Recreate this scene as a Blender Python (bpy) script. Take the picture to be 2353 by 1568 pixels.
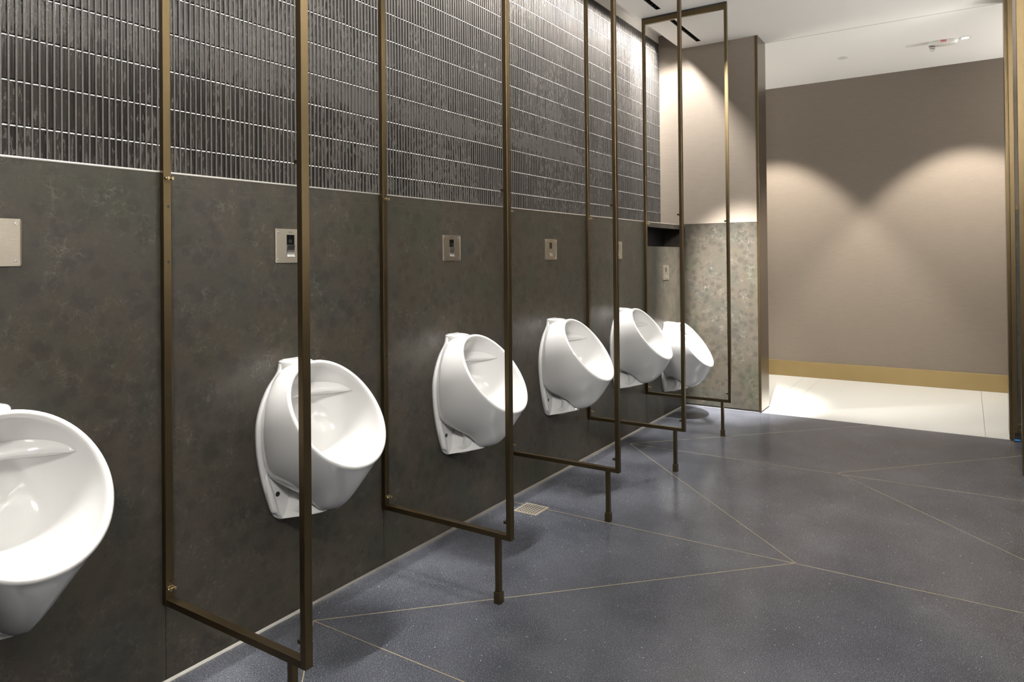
import bpy, bmesh, math, random
import numpy as np
from mathutils import Matrix, Vector

# ------------------------------------------------------------------ clearing
for o in list(bpy.data.objects):
    bpy.data.objects.remove(o, do_unlink=True)
S = bpy.context.scene
C = S.collection
random.seed(7)
R = math.radians

# Coordinates: x runs along the urinal wall away from the camera, y runs out of that
# wall into the room (stored negated, so the wall is on the camera's left), z is up.
def W(x, y, z):
    return Vector((x, -y, z))

# ------------------------------------------------------------------ camera
a_, p_, r_ = 0.5782, 0.0066, -0.0096
F = Vector((math.cos(a_) * math.cos(p_), math.sin(a_) * math.cos(p_), math.sin(p_)))
Rt = F.cross(Vector((0, 0, 1))).normalized()
Up = Rt.cross(F)
R2 = math.cos(r_) * Rt + math.sin(r_) * Up
U2 = -math.sin(r_) * Rt + math.cos(r_) * Up
cam = bpy.data.cameras.new('camera')
camo = bpy.data.objects.new('camera', cam)
C.objects.link(camo)
camo.matrix_world = Matrix(((R2.x, U2.x, -F.x, 0.0), (R2.y, U2.y, -F.y, -2.0031),
                            (R2.z, U2.z, -F.z, 1.25), (0, 0, 0, 1)))
cam.sensor_width = 36.0
cam.lens = 36.0 * 1601.585 / 2353.0
cam.shift_x = 0.0
cam.shift_y = (584.4 - 784.0) / 2353.0
cam.clip_start = 0.02
S.camera = camo

# ------------------------------------------------------------------ look and world
S.view_settings.view_transform = 'Standard'
S.view_settings.look = 'None'
S.view_settings.gamma = 1.0
S.view_settings.use_curve_mapping = False
S.view_settings.exposure = 0.0
wd = bpy.data.worlds.new('world')
S.world = wd
wd.use_nodes = True
wd.node_tree.nodes['Background'].inputs[0].default_value = (1.0, 0.95, 0.88, 1)
wd.node_tree.nodes['Background'].inputs[1].default_value = 0.1
S.cycles.max_bounces = 7
S.cycles.diffuse_bounces = 4
S.cycles.glossy_bounces = 3
S.cycles.sample_clamp_indirect = 6.0
S.cycles.caustics_reflective = False
S.cycles.caustics_refractive = False

# ------------------------------------------------------------------ room measures
H = 3.0246          # ceiling
SLOT = 3.17         # ceiling inside the wall-wash slot
SY = -0.017         # soffit edge
TY = -0.214         # tile plane
ST = 1.52           # top of the stone dado
XB, XC, XF = 5.756, 6.0086, 7.684    # back wall, far side of it, corridor wall
YC, YR = 0.6168, 2.233               # opening to the corridor
X0, YW = -1.6, 3.45                  # room ends behind and right of the camera
PX = [1.1604, 2.0832, 3.0082, 3.9185, 4.8598]      # partitions
UX = [0.709, 1.634, 2.557, 3.475, 4.401, 5.292]    # urinals
WARM = (1.0, 0.93, 0.83)
NEUT = (1.0, 0.972, 0.93)

# ------------------------------------------------------------------ lamps
def lamp(kind, name, loc, energy, color=WARM, aim=None, **kw):
    l = bpy.data.lights.new(name, kind)
    l.energy = energy
    l.color = color
    for k, v in kw.items():
        setattr(l, k, v)
    o = bpy.data.objects.new(name, l)
    C.objects.link(o)
    o.location = W(*loc)
    if aim is not None:
        d = W(*aim) - o.location
        o.rotation_euler = d.to_track_quat('-Z', 'Y').to_euler()
    return o

# wall-wash line above the tiles, sitting in the slot
lamp('AREA', 'wall_wash_light', (2.05, -0.088, SLOT - 0.012), 290, NEUT, aim=(2.05, -0.452, 2.16),
     shape='RECTANGLE', size=7.2, size_y=0.016, spread=R(58))
# five small spots in each linear downlight over the urinals
for x in UX:
    for k in range(5):
        lamp('SPOT', 'urinal_spot_light', (x + (k - 2) * 0.125, 0.177, H - 0.012), 85, NEUT,
             aim=(x + (k - 2) * 0.125, 0.20, 0), spot_size=R(25), spot_blend=0.8, shadow_soft_size=0.012)
# corridor downlights
for y in (-1.4, 0.30, 2.012):
    lamp('SPOT', 'corridor_spot_light', (6.80, y, H - 0.03), 400, WARM, aim=(7.50, y, 0),
         spot_size=R(76), spot_blend=0.38, shadow_soft_size=0.03)
# added out-of-view ceiling panels: soft fill over and behind the camera
FILL_PANELS = [(-0.7, 1.9), (1.5, 2.3), (3.6, 2.3)]
lamp('SPOT', 'slot_end_fill_light', (5.10, -0.10, SLOT - 0.02), 270, NEUT, aim=(5.756, 0.02, 2.1),
     spot_size=R(80), spot_blend=0.6, shadow_soft_size=0.02)  # added spot hidden in the slot, brightens the upper back wall
for (x, y), e_, t_ in zip(FILL_PANELS, (62, 3, 3), ((3.9, 0.30, 0.90), None, None)):
    lamp('AREA', 'ceiling_fill_light', (x, y, H - 0.05), e_, NEUT, aim=t_, shape='RECTANGLE', size=0.50, size_y=0.50, spread=R(95 if t_ else 180))
lamp('AREA', 'corridor_fill_light', (6.85, 3.2, H - 0.03), 4, NEUT, shape='RECTANGLE', size=0.5, size_y=0.9)  # added fill for the corridor, without a fixture
lamp('SPOT', 'end_spot_light', (4.75, 1.0, H - 0.03), 190, NEUT, aim=(4.85, 0.95, 0),
     spot_size=R(86), spot_blend=0.7, shadow_soft_size=0.03)
lamp('SPOT', 'back_stone_fill_light', (4.55, 0.85, H - 0.03), 4600, NEUT, aim=(5.756, 0.30, 0.62),
     spot_size=R(33), spot_blend=1.0, shadow_soft_size=0.03)  # added out-of-view spot, lifts the stone of the back wall
# added out-of-view uplights that brighten the ceiling: right-hand wall and both corridor ends
lamp('AREA', 'fill_uplight', (1.75, YW - 0.12, 2.26), 470, NEUT, aim=(1.75, YW - 1.6, 4.0), shape='RECTANGLE', size=6.3, size_y=0.10)
for y, t_ in ((4.05, 2.6), (-2.25, -0.8)):
    lamp('AREA', 'corridor_fill_uplight', (6.85, y, 2.12), 60, NEUT, aim=(6.85, t_, 4.0), shape='RECTANGLE', size=1.4, size_y=0.10)

# ------------------------------------------------------------------ materials
def mat(name):
    m = bpy.data.materials.new(name)
    m.use_nodes = True
    nt = m.node_tree
    return m, nt, nt.nodes['Principled BSDF']

def plain(name, col, rough=0.5, metal=0.0, bump=0.0, bscale=200.0, coat=0.0, vary=0.0, vscale=8.0, stretch=None):
    m, nt, b = mat(name)
    b.inputs['Base Color'].default_value = (*col, 1)
    b.inputs['Roughness'].default_value = rough
    b.inputs['Metallic'].default_value = metal
    b.inputs['Coat Weight'].default_value = coat
    N, L = nt.nodes, nt.links
    g = N.new('ShaderNodeNewGeometry')
    src = g.outputs['Position']
    if stretch:
        mp = N.new('ShaderNodeMapping')
        mp.inputs['Scale'].default_value = stretch
        L.new(src, mp.inputs[0]); src = mp.outputs[0]
    if vary:
        n = N.new('ShaderNodeTexNoise'); n.inputs['Scale'].default_value = vscale; n.inputs['Detail'].default_value = 5
        L.new(src, n.inputs['Vector'])
        mx = N.new('ShaderNodeMix'); mx.data_type = 'RGBA'
        mx.inputs['A'].default_value = (*[c * (1 - vary) for c in col], 1)
        mx.inputs['B'].default_value = (*[min(1, c * (1 + vary)) for c in col], 1)
        L.new(n.outputs['Fac'], mx.inputs['Factor']); L.new(mx.outputs['Result'], b.inputs['Base Color'])
    if bump:
        n = N.new('ShaderNodeTexNoise'); n.inputs['Scale'].default_value = bscale; n.inputs['Detail'].default_value = 4
        L.new(src, n.inputs['Vector'])
        bp = N.new('ShaderNodeBump'); bp.inputs['Strength'].default_value = bump; bp.inputs['Distance'].default_value = 0.002
        L.new(n.outputs['Fac'], bp.inputs['Height']); L.new(bp.outputs[0], b.inputs['Normal'])
    return m

def ramp(nt, src, stops):
    r = nt.nodes.new('ShaderNodeValToRGB')
    e = r.color_ramp.elements
    while len(e) < len(stops):
        e.new(0.5)
    for el, (p, c) in zip(e, stops):
        el.position = p
        el.color = (*c, 1) if len(c) == 3 else c
    nt.links.new(src, r.inputs['Fac'])
    return r.outputs['Color']

def mixc(nt, fac, a, b, mode='MIX'):
    m = nt.nodes.new('ShaderNodeMix'); m.data_type = 'RGBA'; m.blend_type = mode
    for s, v in ((m.inputs['Factor'], fac), (m.inputs['A'], a), (m.inputs['B'], b)):
        if hasattr(v, 'links'):
            nt.links.new(v, s)
        elif isinstance(v, (int, float)):
            s.default_value = v
        else:
            s.default_value = (*v, 1)
    return m.outputs['Result']

def math_(nt, op, a, b=0.0):
    m = nt.nodes.new('ShaderNodeMath'); m.operation = op
    for s, v in ((m.inputs[0], a), (m.inputs[1], b)):
        if hasattr(v, 'links'):
            nt.links.new(v, s)
        else:
            s.default_value = v
    return m.outputs[0]

def noise(nt, vec, scale, detail=4, rough=0.5, dist=0.0, out='Fac'):
    n = nt.nodes.new('ShaderNodeTexNoise')
    n.inputs['Scale'].default_value = scale; n.inputs['Detail'].default_value = detail
    n.inputs['Roughness'].default_value = rough; n.inputs['Distortion'].default_value = dist
    nt.links.new(vec, n.inputs['Vector'])
    return n.outputs[out]

def voro(nt, vec, scale, feat='F1', out='Distance', rnd=1.0):
    n = nt.nodes.new('ShaderNodeTexVoronoi'); n.feature = feat
    n.inputs['Scale'].default_value = scale; n.inputs['Randomness'].default_value = rnd
    nt.links.new(vec, n.inputs['Vector'])
    return n.outputs[out]

def warp(nt, vec, scale, amount, detail=3):
    c = noise(nt, vec, scale, detail, out='Color')
    s = nt.nodes.new('ShaderNodeVectorMath'); s.operation = 'SUBTRACT'
    nt.links.new(c, s.inputs[0]); s.inputs[1].default_value = (0.5, 0.5, 0.5)
    m = nt.nodes.new('ShaderNodeVectorMath'); m.operation = 'SCALE'
    nt.links.new(s.outputs[0], m.inputs[0]); m.inputs['Scale'].default_value = amount
    a = nt.nodes.new('ShaderNodeVectorMath'); a.operation = 'ADD'
    nt.links.new(vec, a.inputs[0]); nt.links.new(m.outputs[0], a.inputs[1])
    return a.outputs[0]

def pos(nt):
    return nt.nodes.new('ShaderNodeNewGeometry').outputs['Position']

def stone_material(name, k=1.0):
    m, nt, b = mat(name)
    P = pos(nt)
    base = ramp(nt, noise(nt, P, 3.2, 3), [(0.34, (0.047 * k, 0.046 * k, 0.032 * k)), (0.50, (0.058 * k, 0.049 * k, 0.038 * k)), (0.66, (0.046 * k, 0.045 * k, 0.036 * k))])
    PW = warp(nt, P, 9.0, 0.05)
    blot = ramp(nt, voro(nt, PW, 19.0, 'F1'), [(0.0, (0.80, 0.80, 0.81)), (0.36, (0.86, 0.86, 0.86)), (0.42, (1.04, 1.04, 1.03)), (0.8, (1.14, 1.13, 1.10))])
    c = mixc(nt, 1.0, base, blot, 'MULTIPLY')
    fine = ramp(nt, noise(nt, P, 70, 5, 0.7), [(0.3, (0.86, 0.86, 0.86)), (0.7, (1.16, 1.16, 1.16))])
    c = mixc(nt, 1.0, c, fine, 'MULTIPLY')
    # hair-fine pale veins, gathered in patches
    PV = warp(nt, P, 26.0, 0.050, 4)
    e1 = voro(nt, PV, 30.0, 'DISTANCE_TO_EDGE')
    v1 = ramp(nt, e1, [(0.0, (1, 1, 1)), (0.05, (0, 0, 0))])
    PV2 = warp(nt, P, 55.0, 0.030, 4)
    e2 = voro(nt, PV2, 62.0, 'DISTANCE_TO_EDGE')
    v2 = ramp(nt, e2, [(0.0, (1, 1, 1)), (0.06, (0, 0, 0))])
    msk = ramp(nt, noise(nt, P, 9.5, 4, 0.62), [(0.46, (0, 0, 0)), (0.62, (1, 1, 1))])
    msk2 = ramp(nt, noise(nt, P, 34.0, 3, 0.6), [(0.42, (0, 0, 0)), (0.64, (1, 1, 1))])
    v = math_(nt, 'MAXIMUM', v1, math_(nt, 'MULTIPLY', v2, 0.8))
    v = math_(nt, 'MULTIPLY', v, msk)
    v = math_(nt, 'MULTIPLY', v, msk2)
    v = math_(nt, 'MULTIPLY', v, 0.75)
    c = mixc(nt, v, c, (0.19 * k, 0.172 * k, 0.145 * k))
    sp = ramp(nt, voro(nt, P, 210.0), [(0.0, (1, 1, 1)), (0.10, (0, 0, 0))])
    sp = math_(nt, 'MULTIPLY', sp, math_(nt, 'MULTIPLY', msk, 0.5))
    c = mixc(nt, sp, c, (0.22 * k, 0.17 * k, 0.13 * k))
    nt.links.new(c, b.inputs['Base Color'])
    b.inputs['Roughness'].default_value = 0.40
    b.inputs['Specular IOR Level'].default_value = 0.36
    return m

def linen_material(name, col):
    m, nt, b = mat(name)
    P = pos(nt)
    mp = nt.nodes.new('ShaderNodeMapping'); mp.inputs['Scale'].default_value = (9, 9, 420)
    nt.links.new(P, mp.inputs[0])
    n1 = noise(nt, mp.outputs[0], 1.0, 4, 0.6)
    mp2 = nt.nodes.new('ShaderNodeMapping'); mp2.inputs['Scale'].default_value = (40, 40, 1100)
    nt.links.new(P, mp2.inputs[0])
    n2 = noise(nt, mp2.outputs[0], 1.0, 3, 0.6)
    f = math_(nt, 'ADD', math_(nt, 'MULTIPLY', n1, 0.6), math_(nt, 'MULTIPLY', n2, 0.4))
    c = ramp(nt, f, [(0.32, [v * 0.86 for v in col]), (0.68, [min(1, v * 1.13) for v in col])])
    nt.links.new(c, b.inputs['Base Color'])
    b.inputs['Roughness'].default_value = 0.7
    b.inputs['Specular IOR Level'].default_value = 0.25
    bp = nt.nodes.new('ShaderNodeBump'); bp.inputs['Strength'].default_value = 0.25; bp.inputs['Distance'].default_value = 0.001
    nt.links.new(f, bp.inputs['Height']); nt.links.new(bp.outputs[0], b.inputs['Normal'])
    return m

def terrazzo_material():
    m, nt, b = mat('terrazzo')
    P = pos(nt)
    base = ramp(nt, noise(nt, P, 2.6, 5, 0.6), [(0.3, (0.038, 0.041, 0.050)), (0.55, (0.054, 0.057, 0.068)), (0.75, (0.072, 0.076, 0.088))])
    g = ramp(nt, noise(nt, P, 300, 3, 0.75), [(0.36, (0.42, 0.42, 0.44)), (0.50, (1, 1, 1)), (0.66, (2.3, 2.28, 2.25))])
    c = mixc(nt, 1.0, base, g, 'MULTIPLY')
    g2 = ramp(nt, voro(nt, P, 150, 'F1'), [(0.0, (1.5, 1.5, 1.5)), (0.35, (0.95, 0.95, 0.95))])
    c = mixc(nt, 1.0, c, g2, 'MULTIPLY')
    for sc, th, amt in ((80.0, 0.075, 0.8), (26.0, 0.050, 1.0), (170.0, 0.15, 0.5)):
        s = ramp(nt, voro(nt, P, sc), [(0.0, (1, 1, 1)), (th * 0.75, (1, 1, 1)), (th, (0, 0, 0))])
        s = math_(nt, 'MULTIPLY', s, amt)
        c = mixc(nt, s, c, (0.50, 0.50, 0.50))
    nt.links.new(c, b.inputs['Base Color'])
    rr = ramp(nt, noise(nt, P, 3.0, 3, 0.5), [(0.3, (0.19, 0.19, 0.19)), (0.7, (0.24, 0.24, 0.24))])
    nt.links.new(rr, b.inputs['Roughness'])
    b.inputs['Specular IOR Level'].default_value = 0.5
    return m

def pale_floor_material():
    m, nt, b = mat('pale_floor')
    P = pos(nt)
    c = ramp(nt, noise(nt, P, 260, 3, 0.7), [(0.3, (0.28, 0.28, 0.268)), (0.6, (0.38, 0.38, 0.365))])
    sep = nt.nodes.new('ShaderNodeSeparateXYZ'); nt.links.new(P, sep.inputs[0])
    line = None
    for y in (-0.748, -0.589, -2.096):
        d = math_(nt, 'ABSOLUTE', math_(nt, 'SUBTRACT', sep.outputs['Y'], y))
        l = math_(nt, 'LESS_THAN', d, 0.0016)
        line = l if line is None else math_(nt, 'MAXIMUM', line, l)
    c = mixc(nt, line, c, (0.10, 0.10, 0.09))
    nt.links.new(c, b.inputs['Base Color'])
    b.inputs['Roughness'].default_value = 0.35
    return m

def tile_material():
    m, nt, b = mat('glazed_tile')
    b.inputs['Specular IOR Level'].default_value = 0.25
    P = pos(nt)
    at = nt.nodes.new('ShaderNodeAttribute'); at.attribute_name = 'rnd'
    col = ramp(nt, at.outputs['Fac'], [(0.0, (0.008, 0.007, 0.006)), (0.45, (0.014, 0.011, 0.010)), (0.8, (0.024, 0.020, 0.018)), (1.0, (0.016, 0.015, 0.012))])
    mp = nt.nodes.new('ShaderNodeMapping'); mp.inputs['Scale'].default_value = (2.2, 1, 0.42); nt.links.new(P, mp.inputs[0])
    n = noise(nt, mp.outputs[0], 62, 4, 0.55, 0.6)
    big = noise(nt, P, 1.7, 2)
    bias = math_(nt, 'MULTIPLY', math_(nt, 'SUBTRACT', big, 0.5), 0.65)
    t = math_(nt, 'ADD', n, bias)
    t = math_(nt, 'ADD', t, math_(nt, 'MULTIPLY', math_(nt, 'SUBTRACT', at.outputs['Fac'], 0.5), 0.10))
    sep = nt.nodes.new('ShaderNodeSeparateXYZ'); nt.links.new(P, sep.inputs[0])
    row = math_(nt, 'SUBTRACT', 1.0, math_(nt, 'MULTIPLY', math_(nt, 'ABSOLUTE', math_(nt, 'SUBTRACT', sep.outputs['Z'], 1.95)), 11.0))
    row = math_(nt, 'MULTIPLY', math_(nt, 'MAXIMUM', row, 0.0), 0.16)
    t = math_(nt, 'ADD', t, row)
    msk = ramp(nt, t, [(0.605, (0, 0, 0)), (0.635, (1, 1, 1))])
    edge = ramp(nt, t, [(0.575, (0, 0, 0)), (0.61, (1, 1, 1)), (0.645, (0, 0, 0))])
    c = mixc(nt, math_(nt, 'MULTIPLY', msk, 0.5), col, (0.060, 0.054, 0.048))
    c = mixc(nt, math_(nt, 'MULTIPLY', edge, 0.35), c, (0.16, 0.145, 0.13))
    nt.links.new(c, b.inputs['Base Color'])
    rr = mixc(nt, msk, (0.17, 0.17, 0.17), (0.42, 0.42, 0.42))
    nt.links.new(rr, b.inputs['Roughness'])
    bp = nt.nodes.new('ShaderNodeBump'); bp.inputs['Strength'].default_value = 0.22; bp.inputs['Distance'].default_value = 0.0015
    nt.links.new(noise(nt, mp.outputs[0], 40, 2), bp.inputs['Height']); nt.links.new(bp.outputs[0], b.inputs['Normal'])
    return m

M_stone = stone_material('grey_stone', 0.56)
M_linen = linen_material('linen_wall', (0.163, 0.136, 0.110))
M_white = plain('white_paint', (0.90, 0.89, 0.86), 0.65, bump=0.05, bscale=300)
M_terr = terrazzo_material()
M_pale = pale_floor_material()
M_tile = tile_material()
M_rib = plain('matte_rib', (0.050, 0.046, 0.042), 0.6, bump=0.8, bscale=420, vary=0.22, vscale=90)
M_edge = plain('lit_glaze_edge', (0.42, 0.40, 0.37), 0.35, vary=0.15, vscale=60)  # pale upper tile lips: colour stands in for light caught along the joints
M_dark = plain('dark_gap', (0.006, 0.006, 0.006), 0.6, vary=0.2)
M_bronze = plain('bronze_metal', (0.105, 0.077, 0.040), 0.34, 0.95, bump=0.05, bscale=500, vary=0.10, vscale=14)
M_satin = plain('satin_bronze', (0.21, 0.175, 0.14), 0.24, 1.0, vary=0.05, vscale=5)
M_brass = plain('brass', (0.52, 0.38, 0.17), 0.40, 1.0, vary=0.08, vscale=12)
M_base = plain('brass_baseboard', (0.33, 0.24, 0.11), 0.42, 0.75, vary=0.10, vscale=5)
M_inlay = plain('brass_inlay', (0.36, 0.30, 0.19), 0.45, 0.5, vary=0.1, vscale=30)
M_steel = plain('brushed_steel', (0.50, 0.45, 0.37), 0.34, 1.0, bump=0.15, bscale=1.0, vary=0.08, vscale=1.0, stretch=(30, 30, 900))
M_chrome = plain('satin_chrome', (0.72, 0.71, 0.70), 0.22, 1.0, vary=0.03)
M_trim = plain('bright_trim', (0.60, 0.575, 0.53), 0.30, 0.85, vary=0.12, vscale=2.5)
M_porc = plain('white_porcelain', (0.575, 0.57, 0.558), 0.10, 0.0, coat=0.6, vary=0.01, vscale=3)
M_black = plain('black_gloss', (0.004, 0.004, 0.004), 0.12, vary=0.1)
M_baffle = plain('black_baffle', (0.008, 0.008, 0.008), 0.5, vary=0.1)
M_plast = plain('white_plastic', (0.70, 0.69, 0.65), 0.4, vary=0.02)
M_red = plain('red_print', (0.55, 0.03, 0.02), 0.5, vary=0.05)
M_blue = plain('blue_tape', (0.05, 0.30, 0.85), 0.5, vary=0.1)
M_mark = plain('engraved_mark', (0.10, 0.085, 0.07), 0.5, vary=0.1)
M_lens = plain('smoked_lens', (0.012, 0.016, 0.014), 0.2, vary=0.1)
M_clip = plain('aged_brass', (0.42, 0.33, 0.19), 0.30, 1.0, vary=0.2, vscale=200)

def glass():
    m, nt, b = mat('clear_lens')
    b.inputs['Base Color'].default_value = (0.92, 0.93, 0.93, 1)
    b.inputs['Transmission Weight'].default_value = 1.0
    b.inputs['Roughness'].default_value = 0.04
    n = noise(nt, pos(nt), 60, 2)
    bp = nt.nodes.new('ShaderNodeBump'); bp.inputs['Strength'].default_value = 0.4; bp.inputs['Distance'].default_value = 0.002
    nt.links.new(n, bp.inputs['Height']); nt.links.new(bp.outputs[0], b.inputs['Normal'])
    return m
M_glass = glass()

def emit(name, col, s):
    m, nt, b = mat(name)
    b.inputs['Base Color'].default_value = (0.9, 0.9, 0.9, 1)
    b.inputs['Emission Color'].default_value = (*col, 1)
    b.inputs['Emission Strength'].default_value = s
    return m
M_lampface = emit('lit_lens', (1, 0.96, 0.9), 6.0)
M_globe = emit('lit_globe', (1, 0.94, 0.86), 16.0)
M_back = emit('wall_fill_glow', (1, 0.965, 0.92), 3.8)  # glow of the added wall fill panels
M_panel = emit('ceiling_fill_glow', (1, 0.96, 0.9), 0.6)  # glow of the added ceiling fill panels

# ------------------------------------------------------------------ mesh helpers
class MB:
    """collects shapes in (x, y-out-of-wall, z) and links them as ONE mesh object"""
    def __init__(s):
        s.v, s.f, s.sm, s.mi = [], [], [], []
    def add(s, vs, fs, smooth=False, mi=0):
        o = len(s.v)
        s.v += [tuple(v) for v in vs]
        s.f += [tuple(o + i for i in f) for f in fs]
        s.sm += [smooth] * len(fs); s.mi += [mi] * len(fs)
    def box(s, x0, x1, y0, y1, z0, z1, mi=0):
        vs = [(x, y, z) for x in (x0, x1) for y in (y0, y1) for z in (z0, z1)]
        s.add(vs, [(0, 1, 3, 2), (4, 6, 7, 5), (0, 4, 5, 1), (2, 3, 7, 6), (0, 2, 6, 4), (1, 5, 7, 3)], mi=mi)
    def cyl(s, c, axis, r, l, n=20, r2=None, smooth=True, mi=0):
        """cylinder starting at c and running l along axis ('x','y','z')"""
        r2 = r if r2 is None else r2
        vs = []
        for t, rr in ((0, r), (l, r2)):
            for k in range(n):
                a = 2 * math.pi * k / n
                u, w = rr * math.cos(a), rr * math.sin(a)
                p = {'x': (t, u, w), 'y': (u, t, w), 'z': (u, w, t)}[axis]
                vs.append((c[0] + p[0], c[1] + p[1], c[2] + p[2]))
        fs = [(k, (k + 1) % n, n + (k + 1) % n, n + k) for k in range(n)]
        s.add(vs, fs, smooth, mi)
        s.add(vs[:n], [tuple(range(n))], mi=mi); s.add(vs[n:], [tuple(range(n))], mi=mi)
    def build(s, name, m, parent=None, loc=(0, 0, 0), bevel=0.0, seg=2, recalc=True, auto=False):
        me = bpy.data.meshes.new(name)
        me.from_pydata([(v[0] - loc[0], -(v[1] - loc[1]), v[2] - loc[2]) for v in s.v], [], s.f)
        for p, sm, mi in zip(me.polygons, s.sm, s.mi):
            p.use_smooth = sm; p.material_index = mi
        for mm in (m if isinstance(m, (list, tuple)) else [m]):
            me.materials.append(mm)
        if recalc or bevel:
            bm = bmesh.new(); bm.from_mesh(me)
            bmesh.ops.remove_doubles(bm, verts=bm.verts, dist=1e-6)
            bmesh.ops.recalc_face_normals(bm, faces=bm.faces)
            if bevel:
                es = [e for e in bm.edges if len(e.link_faces) == 2 and e.calc_face_angle(0) > R(40)]
                bmesh.ops.bevel(bm, geom=es, offset=bevel, segments=seg, affect='EDGES', profile=0.5)
            bm.to_mesh(me); bm.free()
        o = bpy.data.objects.new(name, me)
        C.objects.link(o)
        if parent:
            o.parent = parent
        else:
            o.location = W(*loc)
        return o

def box(name, b, m, parent=None, bevel=0.0, loc=(0, 0, 0)):
    k = MB(); k.box(*b); return k.build(name, m, parent, loc, bevel)

def struct(o):
    o['kind'] = 'structure'; return o

def tag(o, label, cat, group=None):
    o['label'] = label; o['category'] = cat
    if group: o['group'] = group
    return o

def thing(name, loc, label, cat, group=None):
    o = bpy.data.objects.new(name, None); C.objects.link(o)
    o.empty_display_size = 0.05
    o.location = W(*loc)
    return tag(o, label, cat, group)

def copy_thing(root):
    r = root.copy(); C.objects.link(r)
    for ch in root.children:
        c = ch.copy(); C.objects.link(c); c.parent = r
        for g in ch.children:
            d = g.copy(); C.objects.link(d); d.parent = c
    return r

# ------------------------------------------------------------------ floor
k = MB(); k.box(X0, XB, 0.0, YW, -0.05, 0.0)
struct(k.build('floor', M_terr))
k = MB(); k.box(XB, XF, -2.4, 4.2, -0.05, 0.0)
struct(k.build('floor_corridor', M_pale))

# brass inlays set in the terrazzo
def inlay(a, b, i):
    (xa, ya), (xb, yb) = a, b
    d = Vector((xb - xa, yb - ya)); L = d.length; d /= L
    n = Vector((-d.y, d.x)) * 0.0017
    vs = []
    for z in (-0.004, 0.0005):
        for (x, y) in ((xa, ya), (xb, yb)):
            vs += [(x + n.x, y + n.y, z), (x - n.x, y - n.y, z)]
    q = MB(); q.add(vs, [(0, 1, 3, 2), (4, 5, 7, 6), (0, 1, 5, 4), (2, 3, 7, 6), (0, 2, 6, 4), (1, 3, 7, 5)])
    struct(q.build('trim_%d' % i, M_inlay))
LN = [((1.649, 0.089), (3.006, 1.405)), ((1.649, 0.089), (0.30, 1.39)), ((1.649, 0.089), (1.642, YW)),
      ((3.006, 1.405), (4.3534, 0.0917)), ((3.0, 0.005), (3.004, YW)), ((4.3534, 0.0917), (5.7284, 1.395)),
      ((4.3534, 0.0917), (4.372, YW)), ((4.3833, 1.3662), (5.75, 2.672)), ((4.3833, 1.3662), (3.006, 2.68)),
      ((1.645, 1.38), (3.006, 2.68)), ((1.645, 1.38), (0.30, 2.68))]
for i, (p, q) in enumerate(LN):
    inlay(p, q, i + 1)

# ------------------------------------------------------------------ ceiling (with the slot and openings for the linear lights)
LH = 0.325                                   # half length of a linear downlight
k = MB()
y0, y1 = 0.157, 0.1955
k.box(X0, XF, SY, y0, H, H + 0.05)
k.box(X0, XF, y1, 4.2, H, H + 0.05)
xs = [X0] + [v for x in UX for v in (x + 0.02 - LH, x + 0.02 + LH)] + [XF]
for i in range(0, len(xs), 2):
    k.box(xs[i], xs[i + 1], y0, y1, H, H + 0.05)
k.box(X0, XF, SY, SY + 0.03, H + 0.05, SLOT)
k.box(X0, XF, TY - 0.1, SY + 0.03, SLOT, SLOT + 0.04)
k.box(XC - 0.004, XF, -2.4, SY, H, H + 0.05)
struct(k.build('ceiling', M_white))
box('trim_20', (XC - 0.0015, XC + 0.0015, YC, YR, H - 0.0006, H + 0.001), M_rib)['kind'] = 'structure'

# ------------------------------------------------------------------ stone dado on the left wall: slabs with hairline joints
k = MB()
G = 0.0008
edges = [X0] + [x + 0.010 for x in PX]
for i in range(len(edges) - 1):
    k.box(edges[i] + G, edges[i + 1] - G, -0.02, 0.0, 0.012, 1.4765)
    k.box(edges[i] + G, edges[i + 1] - G, -0.02, 0.0, 1.4772, ST - 0.003)
k.box(edges[-1] + G, XB - 0.014, -0.02, 0.0, 0.012, 1.334)           # panel under the niche
k.box(edges[-1] + G, XB, -0.02, 0.0, 1.4815, ST - 0.003)             # fascia above the niche
struct(k.build('wall_left', M_stone))
k = MB()
k.box(X0, XB, TY - 0.1, -0.19, 0.0, ST - 0.02)
k.box(X0, edges[-1], -0.19, -0.021, 0.0, ST - 0.004)
k.box(edges[-1], XB, -0.19, -0.021, 0.0, 1.33)
k.box(edges[-1], XB, -0.19, -0.021, 1.485, ST - 0.004)
struct(k.build('wall_left_core', M_dark))
box('trim_21', (X0, XB, TY, -0.004, ST - 0.0035, ST - 0.001), M_stone)['kind'] = 'structure'
box('trim_25', (X0, edges[-1], -0.018, -0.0003, 1.4764, 1.4773), M_rib)['kind'] = 'structure'
# ledge nosing
k = MB()
pr = [(-0.006, ST - 0.004), (0.001, ST - 0.004), (0.001, ST - 0.0010), (-0.0012, ST + 0.0012), (-0.006, ST + 0.0012)]
n = len(pr)
k.add([(X0, a, b) for a, b in pr] + [(XB, a, b) for a, b in pr],
      [(i, (i + 1) % n, n + (i + 1) % n, n + i) for i in range(n)] + [tuple(range(n)), tuple(range(n, 2 * n))])
struct(k.build('trim_22', M_trim))
# bright reveal strip at the foot of the wall
k = MB()
pr = [(-0.01, 0.0), (0.004, 0.0), (0.004, 0.002), (0.0, 0.0105), (-0.01, 0.0105)]
n = len(pr)
k.add([(X0, a, b) for a, b in pr] + [(XB - 0.02, a, b) for a, b in pr],
      [(i, (i + 1) % n, n + (i + 1) % n, n + i) for i in range(n)] + [tuple(range(n)), tuple(range(n, 2 * n))])
struct(k.build('baseboard_left', M_trim))

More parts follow.
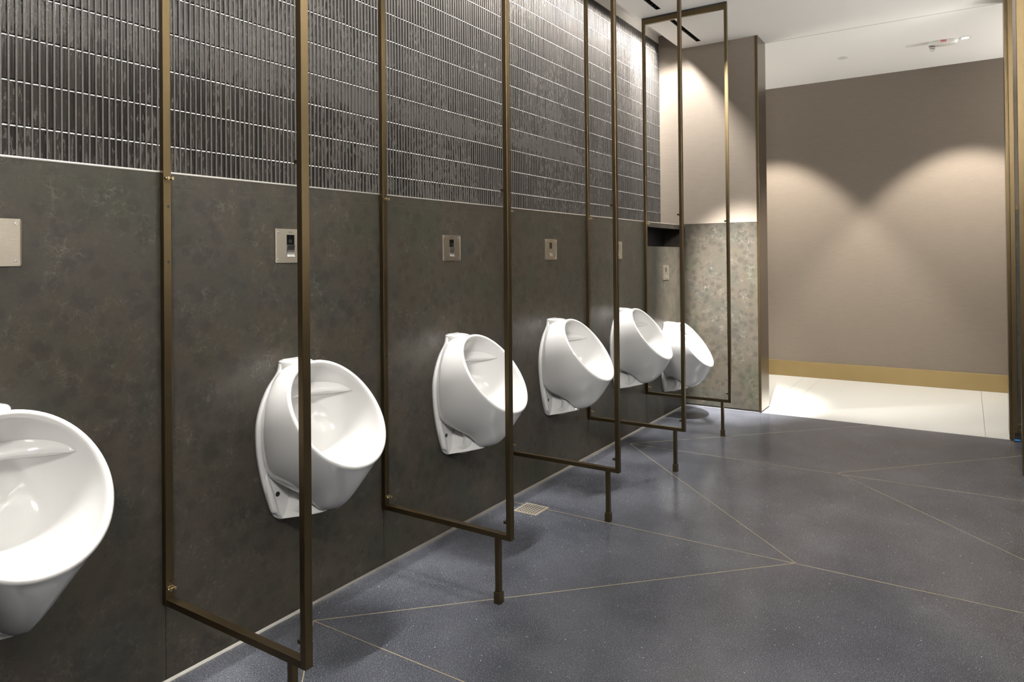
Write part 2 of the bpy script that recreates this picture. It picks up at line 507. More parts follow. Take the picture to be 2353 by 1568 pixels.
# ------------------------------------------------------------------ finger tiles above the dado (one wall surface)
def tile_wall():
    V, Fc, rn, mi = [], [], [], []
    pitch, rib = 0.0193, 0.0052
    xa, xb = -0.5, XB
    ncol = int((xb - xa) / pitch)
    joints = [ST - 0.004] + [1.637 + 0.125 * i for i in range(12)] + [3.10]
    joints = [z for z in joints if z <= 3.10]
    hw = (pitch - rib) / 2
    prof = [(-hw, 0.0002), (-hw * 0.8, 0.0022), (-hw * 0.35, 0.0034), (hw * 0.35, 0.0034), (hw * 0.8, 0.0022), (hw, 0.0002)]
    rg = random.Random(3)
    for c in range(ncol):
        xc = xb - (c + 0.5) * pitch
        for j in range(len(joints) - 1):
            z0, z1 = joints[j] + 0.0016, joints[j + 1] - 0.0016
            rv = rg.random()
            o = len(V)
            dy = rg.uniform(-0.0005, 0.0005)
            tx = rg.uniform(-0.0006, 0.0006)
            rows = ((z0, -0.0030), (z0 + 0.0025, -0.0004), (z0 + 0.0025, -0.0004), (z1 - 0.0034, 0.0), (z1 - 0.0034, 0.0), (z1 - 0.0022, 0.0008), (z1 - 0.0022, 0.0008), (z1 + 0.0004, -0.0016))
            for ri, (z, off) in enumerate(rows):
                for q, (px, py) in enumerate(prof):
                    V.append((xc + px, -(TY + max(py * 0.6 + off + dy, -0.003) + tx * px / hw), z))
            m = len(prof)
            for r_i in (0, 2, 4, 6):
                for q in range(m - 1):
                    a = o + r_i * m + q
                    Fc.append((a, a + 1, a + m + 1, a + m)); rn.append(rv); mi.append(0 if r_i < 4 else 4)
        # matte rib between the fingers
        o = len(V)
        xr = xc - pitch / 2
        for z in (joints[0], joints[-1]):
            for px, py in ((-rib / 2, 0.0), (-rib / 2 * 0.8, 0.0030), (rib / 2 * 0.8, 0.0030), (rib / 2, 0.0)):
                V.append((xr + px, -(TY + py), z))
        for q in range(3):
            Fc.append((o + q, o + q + 1, o + 4 + q + 1, o + 4 + q)); rn.append(0.5); mi.append(1)
    o = len(V)
    V += [(X0, -(TY - 0.003), ST - 0.02), (XB, -(TY - 0.003), ST - 0.02), (XB, -(TY - 0.003), 3.102), (X0, -(TY - 0.003), 3.102)]
    Fc.append((o, o + 1, o + 2, o + 3)); rn.append(0); mi.append(2)
    o = len(V)
    V += [(X0, -(TY - 0.004), 3.06), (XB, -(TY - 0.004), 3.06), (XB, -(TY - 0.004), SLOT + 0.01), (X0, -(TY - 0.004), SLOT + 0.01)]
    Fc.append((o, o + 1, o + 2, o + 3)); rn.append(0); mi.append(3)
    o = len(V)
    V += [(X0, -TY, 3.10), (XB, -TY, 3.10), (XB, -TY, SLOT + 0.01), (X0, -TY, SLOT + 0.01)]
    Fc.append((o, o + 1, o + 2, o + 3)); rn.append(0); mi.append(3)
    me = bpy.data.meshes.new('wall_left_tiles')
    me.from_pydata(V, [], Fc)
    me.polygons.foreach_set('material_index', mi)
    me.polygons.foreach_set('use_smooth', [m == 0 for m in mi])
    at = me.attributes.new('rnd', 'FLOAT', 'FACE')
    at.data.foreach_set('value', rn)
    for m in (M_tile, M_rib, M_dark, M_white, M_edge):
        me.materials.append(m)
    # faces were laid out left-to-right, bottom-to-top: turn them towards the room
    me.flip_normals() if me.polygons[0].normal.y > 0 else None
    o = bpy.data.objects.new('wall_left_tiles', me); C.objects.link(o)
    o['kind'] = 'structure'
tile_wall()

# ------------------------------------------------------------------ back wall (left and right of the opening), bronze end caps
def back_wall(name, ya, yb, za):
    k = MB()
    k.box(XB, XC - 0.002, ya, yb, 0.014, za)          # stone
    o1 = struct(k.build(name, M_stone))
    k = MB()
    k.box(XB + 0.001, XC - 0.002, ya, yb, za, SLOT)
    o2 = struct(k.build(name + '_upper', M_linen))
    k = MB(); k.box(XB + 0.006, XC - 0.01, ya, yb, 0.0, 0.014)
    struct(k.build(name + '_recess', M_dark))
back_wall('wall_back', -2.4, YC - 0.022, ST + 0.012)
back_wall('wall_back_right', YR + 0.024, YW + 0.6, 1.552)
k = MB(); k.box(XB - 0.003, XB + 0.002, YR + 0.03, YW, 1.548, 1.566)
struct(k.build('trim_23', M_bronze))
k = MB(); k.box(XB - 0.0015, XB + 0.001, 0.0, YC - 0.022, ST + 0.0095, ST + 0.013)
struct(k.build('trim_24', M_linen))

def jamb(i, ya, yb, yin, yout):
    # ya..yb: visible cap width seen from the room, yin: the side towards the wall slab
    k = MB(); k.box(XB - 0.004, XC, ya, yb, 0.012, H)
    struct(k.build('trim_%d' % i, M_satin, bevel=0.0015))
    k = MB(); k.box(XB - 0.006, XB + 0.004, yin, yout, 0.004, H)
    struct(k.build('trim_%d' % (i + 1), M_bronze, bevel=0.001))
    k = MB(); k.box(XB + 0.002, XC - 0.006, ya + 0.002, yb - 0.002, 0.0, 0.012)
    struct(k.build('trim_%d' % (i + 2), M_dark))
jamb(30, YC - 0.020, YC, YC - 0.0195, YC - 0.0005)
jamb(33, YR, YR + 0.020, YR - 0.004, YR + 0.016)

# corridor walls
box('wall_far', (XF, XF + 0.1, -2.4, 4.2, 0, H), M_linen)['kind'] = 'structure'
box('baseboard_far', (XF - 0.012, XF, -2.4, 4.2, 0, 0.1593), M_base, bevel=0.002)['kind'] = 'structure'
box('wall_corridor_left', (XC - 0.01, XF, -2.5, -2.4, 0, H), M_linen)['kind'] = 'structure'
box('wall_corridor_right', (XC - 0.01, XF, 4.2, 4.3, 0, H), M_linen)['kind'] = 'structure'
# room walls out of view
box('wall_right', (X0, XB, YW, YW + 0.1, 0, H), M_stone)['kind'] = 'structure'
box('wall_rear', (X0 - 0.1, X0, TY - 0.1, YW, 0, SLOT), M_stone)['kind'] = 'structure'

# ------------------------------------------------------------------ bronze partition frames
WX, WY, WZ = 0.0244, 0.0195, 0.0200
YO = 0.6263
ZB = 0.2372
def make_frame():
    root = thing('partition_frame', (0, 0, 0), '', 'partition')
    box('inner_post', (0, WX, 0.0, WY, ZB, H - 0.012), M_bronze, root, 0.0016)
    box('outer_post', (0, WX, YO - WY, YO, ZB, H - 0.012), M_bronze, root, 0.0016)
    box('bottom_rail', (0.0003, WX - 0.0003, WY, YO - WY, ZB + 0.0004, ZB + WZ), M_bronze, root, 0.0012)
    box('top_rail', (0.0003, WX - 0.0003, WY, YO - WY, H - 0.048, H - 0.013), M_bronze, root, 0.0012)
    box('ceiling_channel', (0.002, WX - 0.002, 0.0, YO - 0.001, H - 0.013, H), M_dark, root)
    yl = 0.564
    box('leg', (WX / 2 - 0.0095, WX / 2 + 0.0095, yl - 0.0095, yl + 0.0095, 0.035, ZB + 0.001), M_bronze, root, 0.001)
    box('foot', (WX / 2 - 0.0135, WX / 2 + 0.0135, yl - 0.0135, yl + 0.0135, 0.0, 0.042), M_bronze, root, 0.0012)
    # panel clips: a base with two prongs
    for z in (1.498, 0.288):
        k = MB()
        k.box(0.004, 0.021, WY, WY + 0.003, z - 0.005, z + 0.005)
        for xx in (0.003, 0.0165):
            k.box(xx, xx + 0.006, WY, WY + 0.018, z - 0.0045, z + 0.0045)
        k.cyl((0.000, WY + 0.011, z), 'x', 0.0028, 0.0244, 12)
        k.build('panel_clip', M_clip, root, bevel=0.0006, seg=1)
    for z in (1.498, 0.300):
        k = MB()
        k.box(0.004, 0.021, YO - WY - 0.003, YO - WY, z - 0.006, z + 0.006)
        for xx in (0.003, 0.0165):
            k.box(xx, xx + 0.006, YO - WY - 0.014, YO - WY, z - 0.005, z + 0.005)
        k.build('panel_clip', M_bronze, root, bevel=0.0006, seg=1)
    for z in (1.415, 1.250, 0.857, 0.306):
        k = MB(); k.cyl((WX * 0.60, WY - 0.002, z), 'y', 0.0042, 0.0023, 18)
        k.build('bolt_hole', M_dark, root)
    return root
frame0 = make_frame()
FL = ['bronze partition frame nearest the camera, between the cut-off urinal and the next one',
      'bronze partition frame, second from the camera, its leg standing on a brass floor line',
      'bronze partition frame whose foot stands near the square floor drain, middle of the five',
      'bronze partition frame, fourth from the camera, before the fifth urinal',
      'farthest bronze partition frame, its whole top rail visible under the ceiling']
for i, x in enumerate(PX):
    o = frame0 if i == 0 else copy_thing(frame0)
    o.location = W(x, 0, 0)
    tag(o, FL[i], 'partition', 'bronze partition frames between the urinals')

# ------------------------------------------------------------------ urinals
def resample(pts, n):
    P = [Vector(p) for p in pts]
    d = [0]
    for a, b in zip(P, P[1:]): d.append(d[-1] + (b - a).length)
    out = []
    for i in range(n):
        t = d[-1] * i / (n - 1)
        j = max(q for q in range(len(d)) if d[q] <= t + 1e-9)
        if j >= len(P) - 1: out.append(P[-1].copy()); continue
        u = (t - d[j]) / max(1e-9, d[j + 1] - d[j])
        out.append(P[j].lerp(P[j + 1], u))
    return out
def catmull(pts, sub=8):
    P = [Vector(p) for p in pts]; out = []
    for i in range(len(P) - 1):
        a = P[i - 1] if i else P[0] * 2 - P[1]
        b, c = P[i], P[i + 1]
        e = P[i + 2] if i + 2 < len(P) else P[-1] * 2 - P[-2]
        for s in range(sub):
            t = s / sub
            out.append(0.5 * ((2 * b) + (c - a) * t + (2 * a - 5 * b + 4 * c - e) * t * t + (3 * b - a - 3 * c + e) * t ** 3))
    out.append(P[-1]); return out

# half outlines, top centre to bottom centre: (dx, y, z), z measured on the standard height
FLANGE = [(0.0, 0, .908), (0.040, 0, .9075), (0.053, 0, .900), (0.056, 0, .880), (0.066, 0, .858), (0.100, 0, .820), (0.128, 0, .770),
          (0.146, 0, .715), (0.151, 0, .665), (0.146, 0, .590), (0.128, 0, .500), (0.100, 0, .412), (0.084, 0, .376), (0.066, 0, .363),
          (0.030, 0, .361), (0.0, 0, .361)]
BODY0 = [(0.0, .012, .884), (0.030, .012, .881), (0.058, .012, .868), (0.086, .012, .838), (0.108, .012, .800), (0.124, .013, .760),
         (0.133, .014, .715), (0.138, .015, .660), (0.133, .017, .590), (0.119, .020, .535), (0.100, .050, .505), (0.079, .095, .482),
         (0.058, .128, .462), (0.040, .152, .436), (0.024, .168, .414), (0.0, .177, .404)]
def make_urinal():
    NH = 41
    root = thing('urinal', (0, 0, 0), '', 'urinal')
    # backplate
    fl = resample(catmull(FLANGE), NH)
    ring = lambda half: [Vector(p) for p in half] + [Vector((-p.x, p.y, p.z)) for p in half[-2:0:-1]]
    c = Vector((0, 0, .63))
    rings = []
    for sc, y in ((1.0, 0.0), (1.0, 0.011), (0.985, 0.0155), (0.95, 0.0175), (0.6, 0.0175)):
        rings.append([Vector((p.x * sc, y, c.z + (p.z - c.z) * (1 - (1 - sc) * 0.7))) for p in ring(fl)])
    def loft(rings, mb, cap0=False, cap1=False):
        n = len(rings[0]); vs = [p for r in rings for p in r]; fs = []
        for i in range(len(rings) - 1):
            for j in range(n):
                fs.append((i * n + j, i * n + (j + 1) % n, (i + 1) * n + (j + 1) % n, (i + 1) * n + j))
        if cap0: fs.append(tuple(range(n)))
        if cap1: fs.append(tuple((len(rings) - 1) * n + q for q in range(n)))
        mb.add(vs, fs, True)
    k = MB(); loft(rings, k, True, True)
    # squared neck at the top where the supply enters
    nr = []
    for y, hw, zt, zb in ((0.0, .0535, .9075, .858), (0.018, .0530, .9073, .864), (0.032, .0505, .9070, .874), (0.058, .043, .9050, .880), (0.078, .034, .9025, .884), (0.090, .022, .899, .886)):
        nr.append([Vector((hw * math.copysign(abs(math.cos(w)) ** .35, math.cos(w)), y, (zt + zb) / 2 + (zt - zb) / 2 * math.copysign(abs(math.sin(w)) ** .35, math.sin(w)))) for w in [2 * math.pi * (q + .5) / 48 for q in range(48)]])
    loft(nr, k, True, True)
    # side ribs running down to the lower corners
    for s in (-1, 1):
        path = catmull([(s * .119, .012, .545), (s * .114, .016, .50), (s * .102, .017, .45), (s * .088, .016, .400), (s * .070, .012, .378)], 5)
        rr = []
        for i, p in enumerate(path):
            rad = (0.003 + 0.010 * min(1, i / 9)) if i < len(path) - 4 else 0.010
            rr.append([p + Vector((math.cos(t) * rad, math.sin(t) * rad * 1.1, 0)) for t in [2 * math.pi * q / 14 for q in range(14)]])
        loft(rr, k, True, True)
    fo = k.build('backplate', M_porc, root)
    for s in (-1, 1):
        k = MB(); k.cyl((s * 0.074, 0.0165, .452), 'y', 0.0085, 0.0022, 18)
        k.build('bolt_hole', M_lens, fo)
    # trap swelling under the bowl
    k = MB()
    path = catmull([(0, .060, .530), (0, .085, .480), (0, .098, .440), (0, .090, .405), (0, .062, .388), (0, .020, .384)], 6)
    rr = []
    for i, p in enumerate(path):
        a = path[max(0, i - 1)]; b = path[min(len(path) - 1, i + 1)]; t = (b - a).normalized()
        nrm = Vector((1, 0, 0)); bi = t.cross(nrm)
        rr.append([p + nrm * math.cos(w) * 0.038 + bi * math.sin(w) * 0.027 for w in [2 * math.pi * q / 24 for q in range(24)]])
    loft(rr, k, True, True)
    ap = []
    for z, hw, dep in ((.3612, .070, .012), (.3612, .068, .100), (.3612, .062, .160), (.3635, .057, .168), (.370, .050, .168), (.385, .040, .158), (.41, .032, .135), (.47, .026, .09)):
        rg_ = []
        for q in range(48):
            w = 2 * math.pi * q / 48
            yy = 0.008 + (dep * math.sin(w) ** 1.15 if math.sin(w) > 0 else 0.0)
            rg_.append(Vector((hw * math.cos(w) * (1 - 0.25 * max(0, math.sin(w))), yy, z + 0.23 * (yy - 0.008) ** 1.0)))
        ap.append(rg_)
    loft(ap, k, True, True)
    k.build('trap', M_porc, root)
    # bowl: outer shell from the wall to the rim, over the lip, then the inside
    C0 = resample(catmull(BODY0), NH)
    cy, cz = 0.235, 0.740
    ty, tz = 0.125 / 0.2066, -0.165 / 0.2066          # along the rim plane, downwards
    L_ = 0.2066; Wd = 0.183
    ny, nz = -tz, ty                                    # outward normal of the rim plane
    C1 = []
    raw = []
    for i in range(400):
        t = math.pi * i / 399
        raw.append(Vector((Wd * math.sin(t) ** 0.96, cy - math.cos(t) * L_ * ty, cz - math.cos(t) * L_ * tz)))
    C1 = resample(raw, NH)
    rings = []
    NT = 18
    for q in range(NT + 1):
        t = q / NT
        half = []
        for i in range(NH):
            s = i / (NH - 1)
            A, B = C0[i], C1[i]
            M_ = (A + B) / 2
            side = math.sin(math.pi * min(1, s)) ** 1.8
            low = max(0.0, (s - 0.5) * 2)
            M_ = Vector((M_.x + 0.030 * side * (1 - 0.3 * low), M_.y - 0.012 * side + 0.020 * low, M_.z + 0.010 * (1 - s) - 0.068 * low ** 1.3))
            half.append(A * (1 - t) ** 2 + M_ * 2 * t * (1 - t) + B * t * t)
        half[0].x = 0; half[-1].x = 0
        rings.append(ring(half))
    def rimring(sc, out):
        half = [Vector((p.x * sc, cy + (p.y - cy) * sc + ny * out, cz + (p.z - cz) * sc + nz * out)) for p in C1]
        return ring(half)
    for sc, out in ((0.998, 0.0035), (0.985, 0.0075), (0.962, 0.0092), (0.938, 0.0080), (0.918, 0.0040), (0.908, -0.002)):
        rings.append(rimring(sc, out))
    D = 0.190
    for q in range(1, 17):
        th = math.pi / 2 * q / 16
        rho = math.cos(th) ** 0.55 if q < 16 else 0.0
        dep = D * math.sin(th) ** 1.15
        half = []
        for p in C1:
            yy = cy + (p.y - cy) * 0.905 * rho
            zz = cz + (p.z - cz) * 0.905 * rho
            # the inside runs back and down towards the drain
            half.append(Vector((p.x * 0.905 * max(rho, 0.02), max(0.028 + 0.02 * (1 - rho), yy - 0.86 * dep), zz - 0.56 * dep)))
        half[0].x = 0; half[-1].x = 0
        rings.append(ring(half))
    k = MB(); loft(rings, k, False, True)
    # underside closing towards the wall
    und = [rings[0]]
    for f_, up in ((0.90, 0.004), (0.80, 0.028), (0.55, 0.060)):
        und.append([Vector((p.x * f_, 0.012 + (p.y - 0.012) * f_, min(0.89, p.z + up * (1 if p.z < 0.6 else 0)) if p.z < 0.6 else .63 + (p.z - .63) * f_)) for p in rings[0]])
    loft(und, k, False, True)
    bo = k.build('bowl', M_porc, root)
    # water spreader: the ridge across the inside of the back
    k = MB()
    rr = []
    NS = 25
    for i in range(NS):
        u = -1 + 2 * i / (NS - 1)
        x = u * 0.147
        yb = 0.050 + 0.115 * abs(u) ** 2.4
        th = 0.026 * (1 - abs(u) ** 3) + 0.0015
        zt = .791 - 0.006 * u * u
        e = 1 - 0.9 * abs(u) ** 4
        yb -= 0.012 * abs(u) ** 6
        rr.append([Vector((x, yb - 0.05 * e, zt + 0.065 * e)), Vector((x, yb - 0.012 * e, zt + 0.050 * e)), Vector((x, yb + th * .45, zt + 0.014 * e)),
                   Vector((x, yb + th, zt)), Vector((x, yb + th * 0.98, zt - 0.003 * e)), Vector((x, yb + th * .3, zt - 0.013 * e)), Vector((x, yb - 0.05 * e, zt - 0.03 * e))])
    loft(rr, k, True, True)
    k.build('spreader_ridge', M_porc, bo)
    # waste outlet at the bottom of the bowl
    k = MB()
    for dx, dz in [(0, 0)] + [(0.012 * math.cos(a), 0.012 * math.sin(a)) for a in [math.pi / 3 * q for q in range(6)]]:
        k.cyl((dx, 0.070 + dz * 0.6, 0.6365 + 0.8 * dz), 'z', 0.0032, 0.002, 10)
    return root
ur0 = make_urinal()
UL = ['white wall-hung urinal cut off by the left edge of the photo',
      'white wall-hung urinal crossed by the outer post of the nearest bronze frame',
      'third white wall-hung urinal from the left, its right part behind a bronze post',
      'white wall-hung urinal, fourth from the left, the one shown whole between two bronze posts',
      'white wall-hung urinal, fifth from the left, its left edge behind a bronze post',
      'lowest and farthest white urinal, mounted below the black wall niche']
for i, x in enumerate(UX):
    o = ur0 if i == 0 else copy_thing(ur0)
    o.location = W(x, 0, 0 if i < 5 else -0.168)
    tag(o, UL[i], 'urinal', 'white urinals along the stone wall')

# ------------------------------------------------------------------ flush plates
def make_plate():
    root = thing('flush_plate', (0, 0, 0), '', 'flush plate')
    w, h = 0.065, 0.0595
    # plate with an opening for sensor and button
    sx, z1, z2 = 0.0170, h - 0.0205, -h + 0.0195
    k = MB()
    k.box(-w, -sx, 0.0005, 0.004, -h, h); k.box(sx, w, 0.0005, 0.004, -h, h)
    k.box(-sx, sx, 0.0005, 0.004, z1, h); k.box(-sx, sx, 0.0005, 0.004, -h, z2)
    po = k.build('cover', M_steel, root)
    bm = bmesh.new(); bm.from_mesh(po.data)
    es = [e for e in bm.edges if len(e.link_faces) == 2 and e.calc_face_angle(0) > 0.5
          and all(abs(abs(v.co.x) - w) < 1e-4 for v in e.verts) and all(abs(abs(v.co.z) - h) < 1e-4 for v in e.verts)]
    bmesh.ops.bevel(bm, geom=es, offset=0.004, segments=4, affect='EDGES', profile=0.5)
    bm.to_mesh(po.data); bm.free()
    zm = (z1 + z2) / 2 + 0.004
    k = MB(); k.box(-sx, sx, 0.0005, 0.0022, zm, z1)
    so = k.build('sensor_window', M_black, root)
    k = MB(); k.cyl((0, 0.0021, zm + 0.013), 'y', 0.0075, 0.0004, 20)
    k.build('sensor_lens', M_lens, so)
    k = MB()
    prof = [(0.0005, 0), (0.0085, 0.0), (0.0070, -0.008), (0.0052, -0.018), (0.0048, -0.026), (0.0060, -0.034), (0.0082, -(zm - z2) + 0.0008), (0.0005, -(zm - z2) + 0.0008)]
    n = len(prof)
    k.add([(-sx + .0012, a, zm + b) for a, b in prof] + [(sx - .0012, a, zm + b) for a, b in prof],
          [(i, (i + 1) % n, n + (i + 1) % n, n + i) for i in range(n)] + [tuple(range(n)), tuple(range(n, 2 * n))])
    k.build('button', M_chrome, root, bevel=0.0005, seg=1)
    k = MB(); k.box(-sx, sx, 0.0004, 0.0008, z2, zm)
    k.build('button_well', M_dark, root)
    for a in (-1, 1):
        for b in (-1, 1):
            k = MB(); k.cyl((a * (w - 0.0125), 0.004, b * (h - 0.0125)), 'y', 0.0042, 0.0012, 18, r2=0.0034)
            sc = k.build('screw', M_chrome, root)
            k = MB()
            k.box(a * (w - .0125) - 0.0022, a * (w - .0125) + 0.0022, 0.0052, 0.0054, b * (h - .0125) - 0.0005, b * (h - .0125) + 0.0005)
            k.box(a * (w - .0125) - 0.0005, a * (w - .0125) + 0.0005, 0.0052, 0.0054, b * (h - .0125) - 0.0022, b * (h - .0125) + 0.0022)
            k.build('screw_slot', M_mark, sc)
    k = MB()
    for q in range(5):
        k.box(-0.0078 + q * 0.0032, -0.0078 + q * 0.0032 + 0.0025, 0.004, 0.0042, h - 0.0125, h - 0.0095)
    k.build('maker_mark', M_mark, root)
    return root
pl0 = make_plate()
PLB = ['brushed steel flush plate cut off by the left edge of the photo',
       'brushed steel flush plate half hidden by the nearest outer bronze post',
       'brushed steel flush plate above the third urinal from the left',
       'brushed steel flush plate above the fourth urinal from the left',
       'brushed steel flush plate almost hidden behind a bronze post, above the fifth urinal',
       'small pale flush plate below the black niche, lower than the others']
PXZ = [(0.7325, 1.303), (1.634, 1.303), (2.5535, 1.303), (3.4735, 1.302), (4.390, 1.302), (5.297, 1.129)]
for i, (x, z) in enumerate(PXZ):
    o = pl0 if i == 0 else copy_thing(pl0)
    o.location = W(x, 0, z)
    if i == 5: o.scale = (0.93, 1, 0.98)
    tag(o, PLB[i], 'flush plate', 'flush plates above the urinals')

# ------------------------------------------------------------------ linear downlights in the ceiling
def make_linear():
    root = thing('linear_downlight', (0, 0, 0), '', 'ceiling light')
    k = MB()
    L2, ya, yb = LH - 0.001, -0.018, 0.0175
    zt = 0.045
    k.box(-L2, L2, ya, ya + 0.0015, 0, zt); k.box(-L2, L2, yb - 0.0015, yb, 0, zt)
    k.box(-L2, -L2 + 0.0015, ya, yb, 0, zt); k.box(L2 - 0.0015, L2, ya, yb, 0, zt)
    k.box(-L2, L2, ya, yb, zt - 0.002, zt)
    k.build('housing', M_baffle, root)
    for q in range(1, 12):
        x = -L2 + q * 2 * L2 / 12
        box('baffle', (x - 0.002, x + 0.002, ya, yb, 0.004, zt - 0.002), M_baffle, root)
    return root
lin0 = make_linear()
LL = ['black linear downlight recessed over the cut-off urinal at the left edge',
      'black linear downlight recessed over the second urinal from the left',
      'black linear downlight recessed over the third urinal from the left',
      'black linear downlight recessed over the fourth urinal from the left',
      'black slot-shaped downlight cut by the top edge of the photo, before the farthest frame',
      'black slot-shaped downlight in the ceiling beyond the farthest bronze frame']
for i, x in enumerate(UX):
    o = lin0 if i == 0 else copy_thing(lin0)
    o.location = W(x + 0.02, 0.1765, H)
    tag(o, LL[i], 'ceiling light', 'black linear downlights over the urinals')

# ------------------------------------------------------------------ ceiling fittings of the corridor
t = thing('ceiling_downlight', (6.801, 2.012, H), 'small round lit downlight in the white ceiling beside the fire alarm', 'ceiling light')
def ring_mesh(c, r0, r1, z0, z1, n=40):
    k = MB()
    vs = []
    for rr, zz in ((r0, z0), (r1, z0), (r1, z1), (r0, z1)):
        for q in range(n):
            a = 2 * math.pi * q / n
            vs.append((c[0] + rr * math.cos(a), c[1] + rr * math.sin(a), zz))
    fs = []
    for i in range(4):
        for q in range(n):
            fs.append((i * n + q, i * n + (q + 1) % n, ((i + 1) % 4) * n + (q + 1) % n, ((i + 1) % 4) * n + q))
    k.add(vs, fs); return k
def local(k, name, m, parent):
    return k.build(name, m, parent)
local(ring_mesh((0, 0), 0.031, 0.036, -0.003, 0.0), 'trim_ring', M_chrome, t)
k = MB(); k.cyl((0, 0, -0.0014), 'z', 0.031, 0.0014, 32); k.build('lens', M_lampface, t)
t = thing('sprinkler_cover', (6.850, 1.0902, H), 'flat round white cover plate in the corridor ceiling, left of the fire alarm', 'ceiling plate')
k = MB(); k.cyl((0, 0, -0.004), 'z', 0.041, 0.003, 40, r2=0.041); k.build('cover_disc', M_plast, t, bevel=0.0008)
k = MB(); k.cyl((0, 0, -0.0012), 'z', 0.038, 0.0012, 40); k.build('shadow_gap', M_dark, t)

# fire alarm strobe
t = thing('fire_alarm_strobe', (6.800, 1.862, H), 'white ceiling fire alarm with clear strobe lens and red FIRE lettering', 'fire alarm')
k = MB()
rr = []
for sc, z in ((1.0, 0.0), (1.0, -0.018), (0.96, -0.028), (0.86, -0.034), (0.3, -0.036)):
    r_ = []
    for q in range(48):
        a = 2 * math.pi * q / 48
        r_.append(Vector((0.048 * sc * math.copysign(abs(math.cos(a)) ** 0.8, math.cos(a)), 0.098 * sc * math.copysign(abs(math.sin(a)) ** 0.8, math.sin(a)), z)))
    rr.append(r_)
n = 48
vs = [p for r in rr for p in r]
fs = [(i * n + j, i * n + (j + 1) % n, (i + 1) * n + (j + 1) % n, (i + 1) * n + j) for i in range(len(rr) - 1) for j in range(n)]
fs += [tuple(range(n)), tuple((len(rr) - 1) * n + j for j in range(n))]
k.add(vs, fs, True); k.build('body', M_plast, t)
k = MB(); k.box(-0.030, 0.034, -0.108, -0.058, -0.030, 0.0); k.build('lens_base', M_plast, t, bevel=0.003)
k = MB()
rr = []
for z, sx, sy in ((-0.030, .028, .023), (-0.050, .026, .021), (-0.066, .019, .016), (-0.070, .010, .008)):
    rr.append([Vector((0.002 + sx * math.copysign(abs(math.cos(a)) ** .6, math.cos(a)), -0.083 + sy * math.copysign(abs(math.sin(a)) ** .6, math.sin(a)), z)) for a in [2 * math.pi * q / 28 for q in range(28)]])
n = 28
vs = [p for r in rr for p in r]
fs = [(i * n + j, i * n + (j + 1) % n, (i + 1) * n + (j + 1) % n, (i + 1) * n + j) for i in range(len(rr) - 1) for j in range(n)]
fs += [tuple(range(n)), tuple((len(rr) - 1) * n + j for j in range(n))]
k.add(vs, fs, True); lo = k.build('strobe_lens', M_glass, t)
k = MB(); k.cyl((0.002, -0.098, -0.048), 'y', 0.004, 0.030, 12)
k.box(-0.018, 0.022, -0.100, -0.066, -0.036, -0.0305)
k.build('reflector', M_chrome, lo)
fc = bpy.data.curves.new('fire_letters', 'FONT')
fc.body = 'FIRE'; fc.size = 0.023; fc.align_x = 'CENTER'; fc.align_y = 'CENTER'; fc.extrude = 0.0004; fc.offset = 0.0006
fo_ = bpy.data.objects.new('tmp_text', fc); C.objects.link(fo_)
bpy.context.view_layer.update()
me = bpy.data.meshes.new_from_object(fo_.evaluated_get(bpy.context.evaluated_depsgraph_get()))
bpy.data.objects.remove(fo_, do_unlink=True)
me.materials.clear(); me.materials.append(M_red)
lt = bpy.data.objects.new('fire_lettering', me); C.objects.link(lt)
# on the side facing the room: right = away from the urinal wall, top = up
lt.matrix_local = Matrix(((0, 0, -1, -0.0484), (-1, 0, 0, -0.0), (0, 1, 0, -0.0125), (0, 0, 0, 1)))
lt.parent = t

# ------------------------------------------------------------------ floor drain
t = thing('floor_drain', (2.9655, 0.168, 0), 'square perforated metal drain grate in the dark floor by the wall', 'drain')
k = MB(); k.box(-0.066, 0.066, -0.066, 0.066, -0.01, 0.0006); k.build('drain_frame', M_inlay, t)
k = MB(); k.box(-0.0615, 0.0615, -0.0615, 0.0615, -0.008, 0.0012); k.build('grate', plain('drain_steel', (0.40, 0.36, 0.30), 0.4, 0.7, vary=0.1, vscale=60), t)
k = MB()
for i in range(7):
    for j in range(7):
        x, y = (i - 3) * 0.0158, (j - 3) * 0.0158
        k.box(x - 0.0042, x + 0.0042, y - 0.0042, y + 0.0042, 0.0006, 0.0016)
k.build('drain_holes', M_dark, t)

# ------------------------------------------------------------------ framed door edge and post at the right edge
t = thing('framed_panel', (5.705, 2.262, 0), 'narrow bronze framed stall front beside the right jamb of the opening', 'door frame')
k = MB(); k.box(5.700, 5.722, 2.2475, 2.2745, 0.060, H); k.build('stile', M_bronze, t, loc=(5.705, 2.262, 0), bevel=0.0015)
k = MB(); k.box(5.701, 5.721, 2.2745, 3.35, 0.060, 0.082); k.build('bottom_rail', M_bronze, t, loc=(5.705, 2.262, 0), bevel=0.0015)
k = MB(); k.box(5.700, 5.722, 3.35, 3.378, 0.0, H); k.build('stile', M_bronze, t, loc=(5.705, 2.262, 0), bevel=0.0015)
k = MB(); k.box(5.701, 5.721, 2.2745, 3.35, 0.112, 0.121); k.build('lower_rail', M_bronze, t, loc=(5.705, 2.262, 0), bevel=0.001)
k = MB(); k.box(5.704, 5.719, 2.2485, 2.2545, 0.0, 0.062); k.build('pivot', M_bronze, t, loc=(5.705, 2.262, 0))
t = thing('stall_post', (4.867, 2.252, 0), 'dark bronze post at the right edge of the photo, standing on the terrazzo', 'post')
k = MB(); k.box(4.867, 4.892, 2.252, 2.290, 0.0, H); k.build('post', M_bronze, t, loc=(4.867, 2.252, 0), bevel=0.0016)
k = MB(); k.box(4.868, 4.891, 2.290, 3.45, H - 0.04, H); k.build('header', M_bronze, t, loc=(4.867, 2.252, 0), bevel=0.0016)

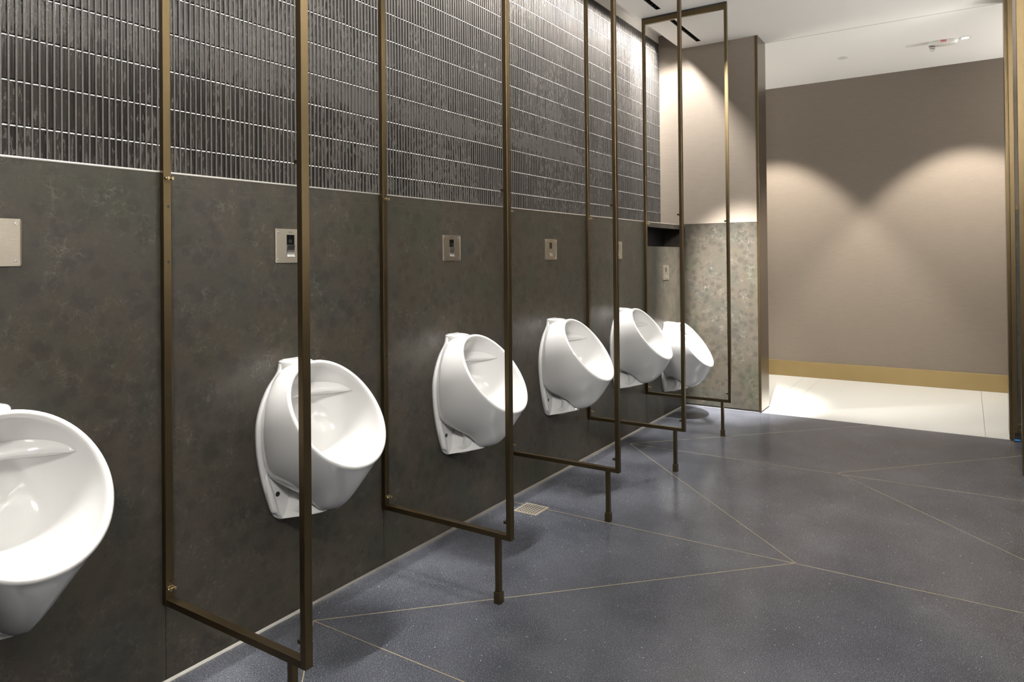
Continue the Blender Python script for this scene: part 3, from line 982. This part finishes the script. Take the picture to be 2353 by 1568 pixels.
# added glowing panels on the unseen right-hand wall, frontal fill for the urinals
q0 = None
for i, x in enumerate((-0.6, 1.3, 3.2)):
    if q0 is None:
        q0 = thing('wall_fill_panel', (0, 0, 0), '', 'fill light')
        k = MB()
        for b in ((-.72, .72, .30, .32), (-.72, .72, -.32, -.30), (-.72, -.70, -.30, .30), (.70, .72, -.30, .30)):
            k.box(b[0], b[1], -0.05, 0.0, b[2], b[3])
        k.build('panel_rim', M_bronze, q0)
        k = MB(); k.box(-.70, .70, -0.04, 0.0, -.30, .30); k.build('diffuser', M_back, q0)
        o = q0
    else:
        o = copy_thing(q0)
    o.location = W(x, YW - 0.004, 1.62)
    tag(o, ['added unseen fill panel farthest behind the camera', 'added unseen fill panel facing the second urinal', 'added unseen fill panel facing the fourth urinal'][i], 'fill light', 'added fill panels on the right-hand wall')
# added unseen shelves under the fill uplights, in the room and the corridor
struct(box('trim_40', (X0, XB, YW - 0.25, YW, 2.14, 2.20), M_white)); struct(box('trim_41', (X0, XB, YW - 0.25, YW - 0.235, 2.20, 2.30), M_white))
struct(box('trim_42', (XC, XF, 3.95, 4.2, 2.00, 2.06), M_white)); struct(box('trim_43', (XC, XF, -2.4, -2.15, 2.00, 2.06), M_white))
# scrap of blue tape
k = MB()
vs = []; nn = 7
rg = random.Random(5)
for i in range(nn):
    for j in range(3):
        vs.append((5.735 + j * 0.012 + rg.uniform(-.002, .002), 2.255 + i * 0.006, 0.0015 + 0.008 * abs(math.sin(i * 1.3 + j)) * (0.4 + 0.3 * j)))
fs = [(i * 3 + j, i * 3 + j + 1, (i + 1) * 3 + j + 1, (i + 1) * 3 + j) for i in range(nn - 1) for j in range(2)]
k.add(vs, fs, True)
o = k.build('tape_scrap', M_blue, loc=(5.745, 2.27, 0), recalc=False)
md = o.modifiers.new('solid', 'SOLIDIFY'); md.thickness = 0.001
tag(o, 'small scrap of bright blue tape on the floor by the right jamb', 'tape')

# ------------------------------------------------------------------ added ceiling fill panels (out of the camera's view)
p0 = None
for i, (x, y) in enumerate(FILL_PANELS):
    if p0 is None:
        p0 = thing('ceiling_fill_panel', (0, 0, 0), '', 'ceiling light')
        k = MB()
        for b in ((-.31, .31, -.31, -.295), (-.31, .31, .295, .31), (-.31, -.295, -.295, .295), (.295, .31, -.295, .295)):
            k.box(*b, -0.012, 0.0)
        k.build('panel_rim', M_plast, p0)
        k = MB(); k.box(-.295, .295, -.295, .295, -0.006, 0.0); k.build('diffuser', M_panel, p0)
        o = p0
    else:
        o = copy_thing(p0)
    o.location = W(x, y, H)
    tag(o, ['added unseen ceiling fill panel behind the camera', 'added unseen ceiling fill panel over the near floor', 'added unseen ceiling fill panel over the middle of the room'][i], 'ceiling light', 'added ceiling fill panels')
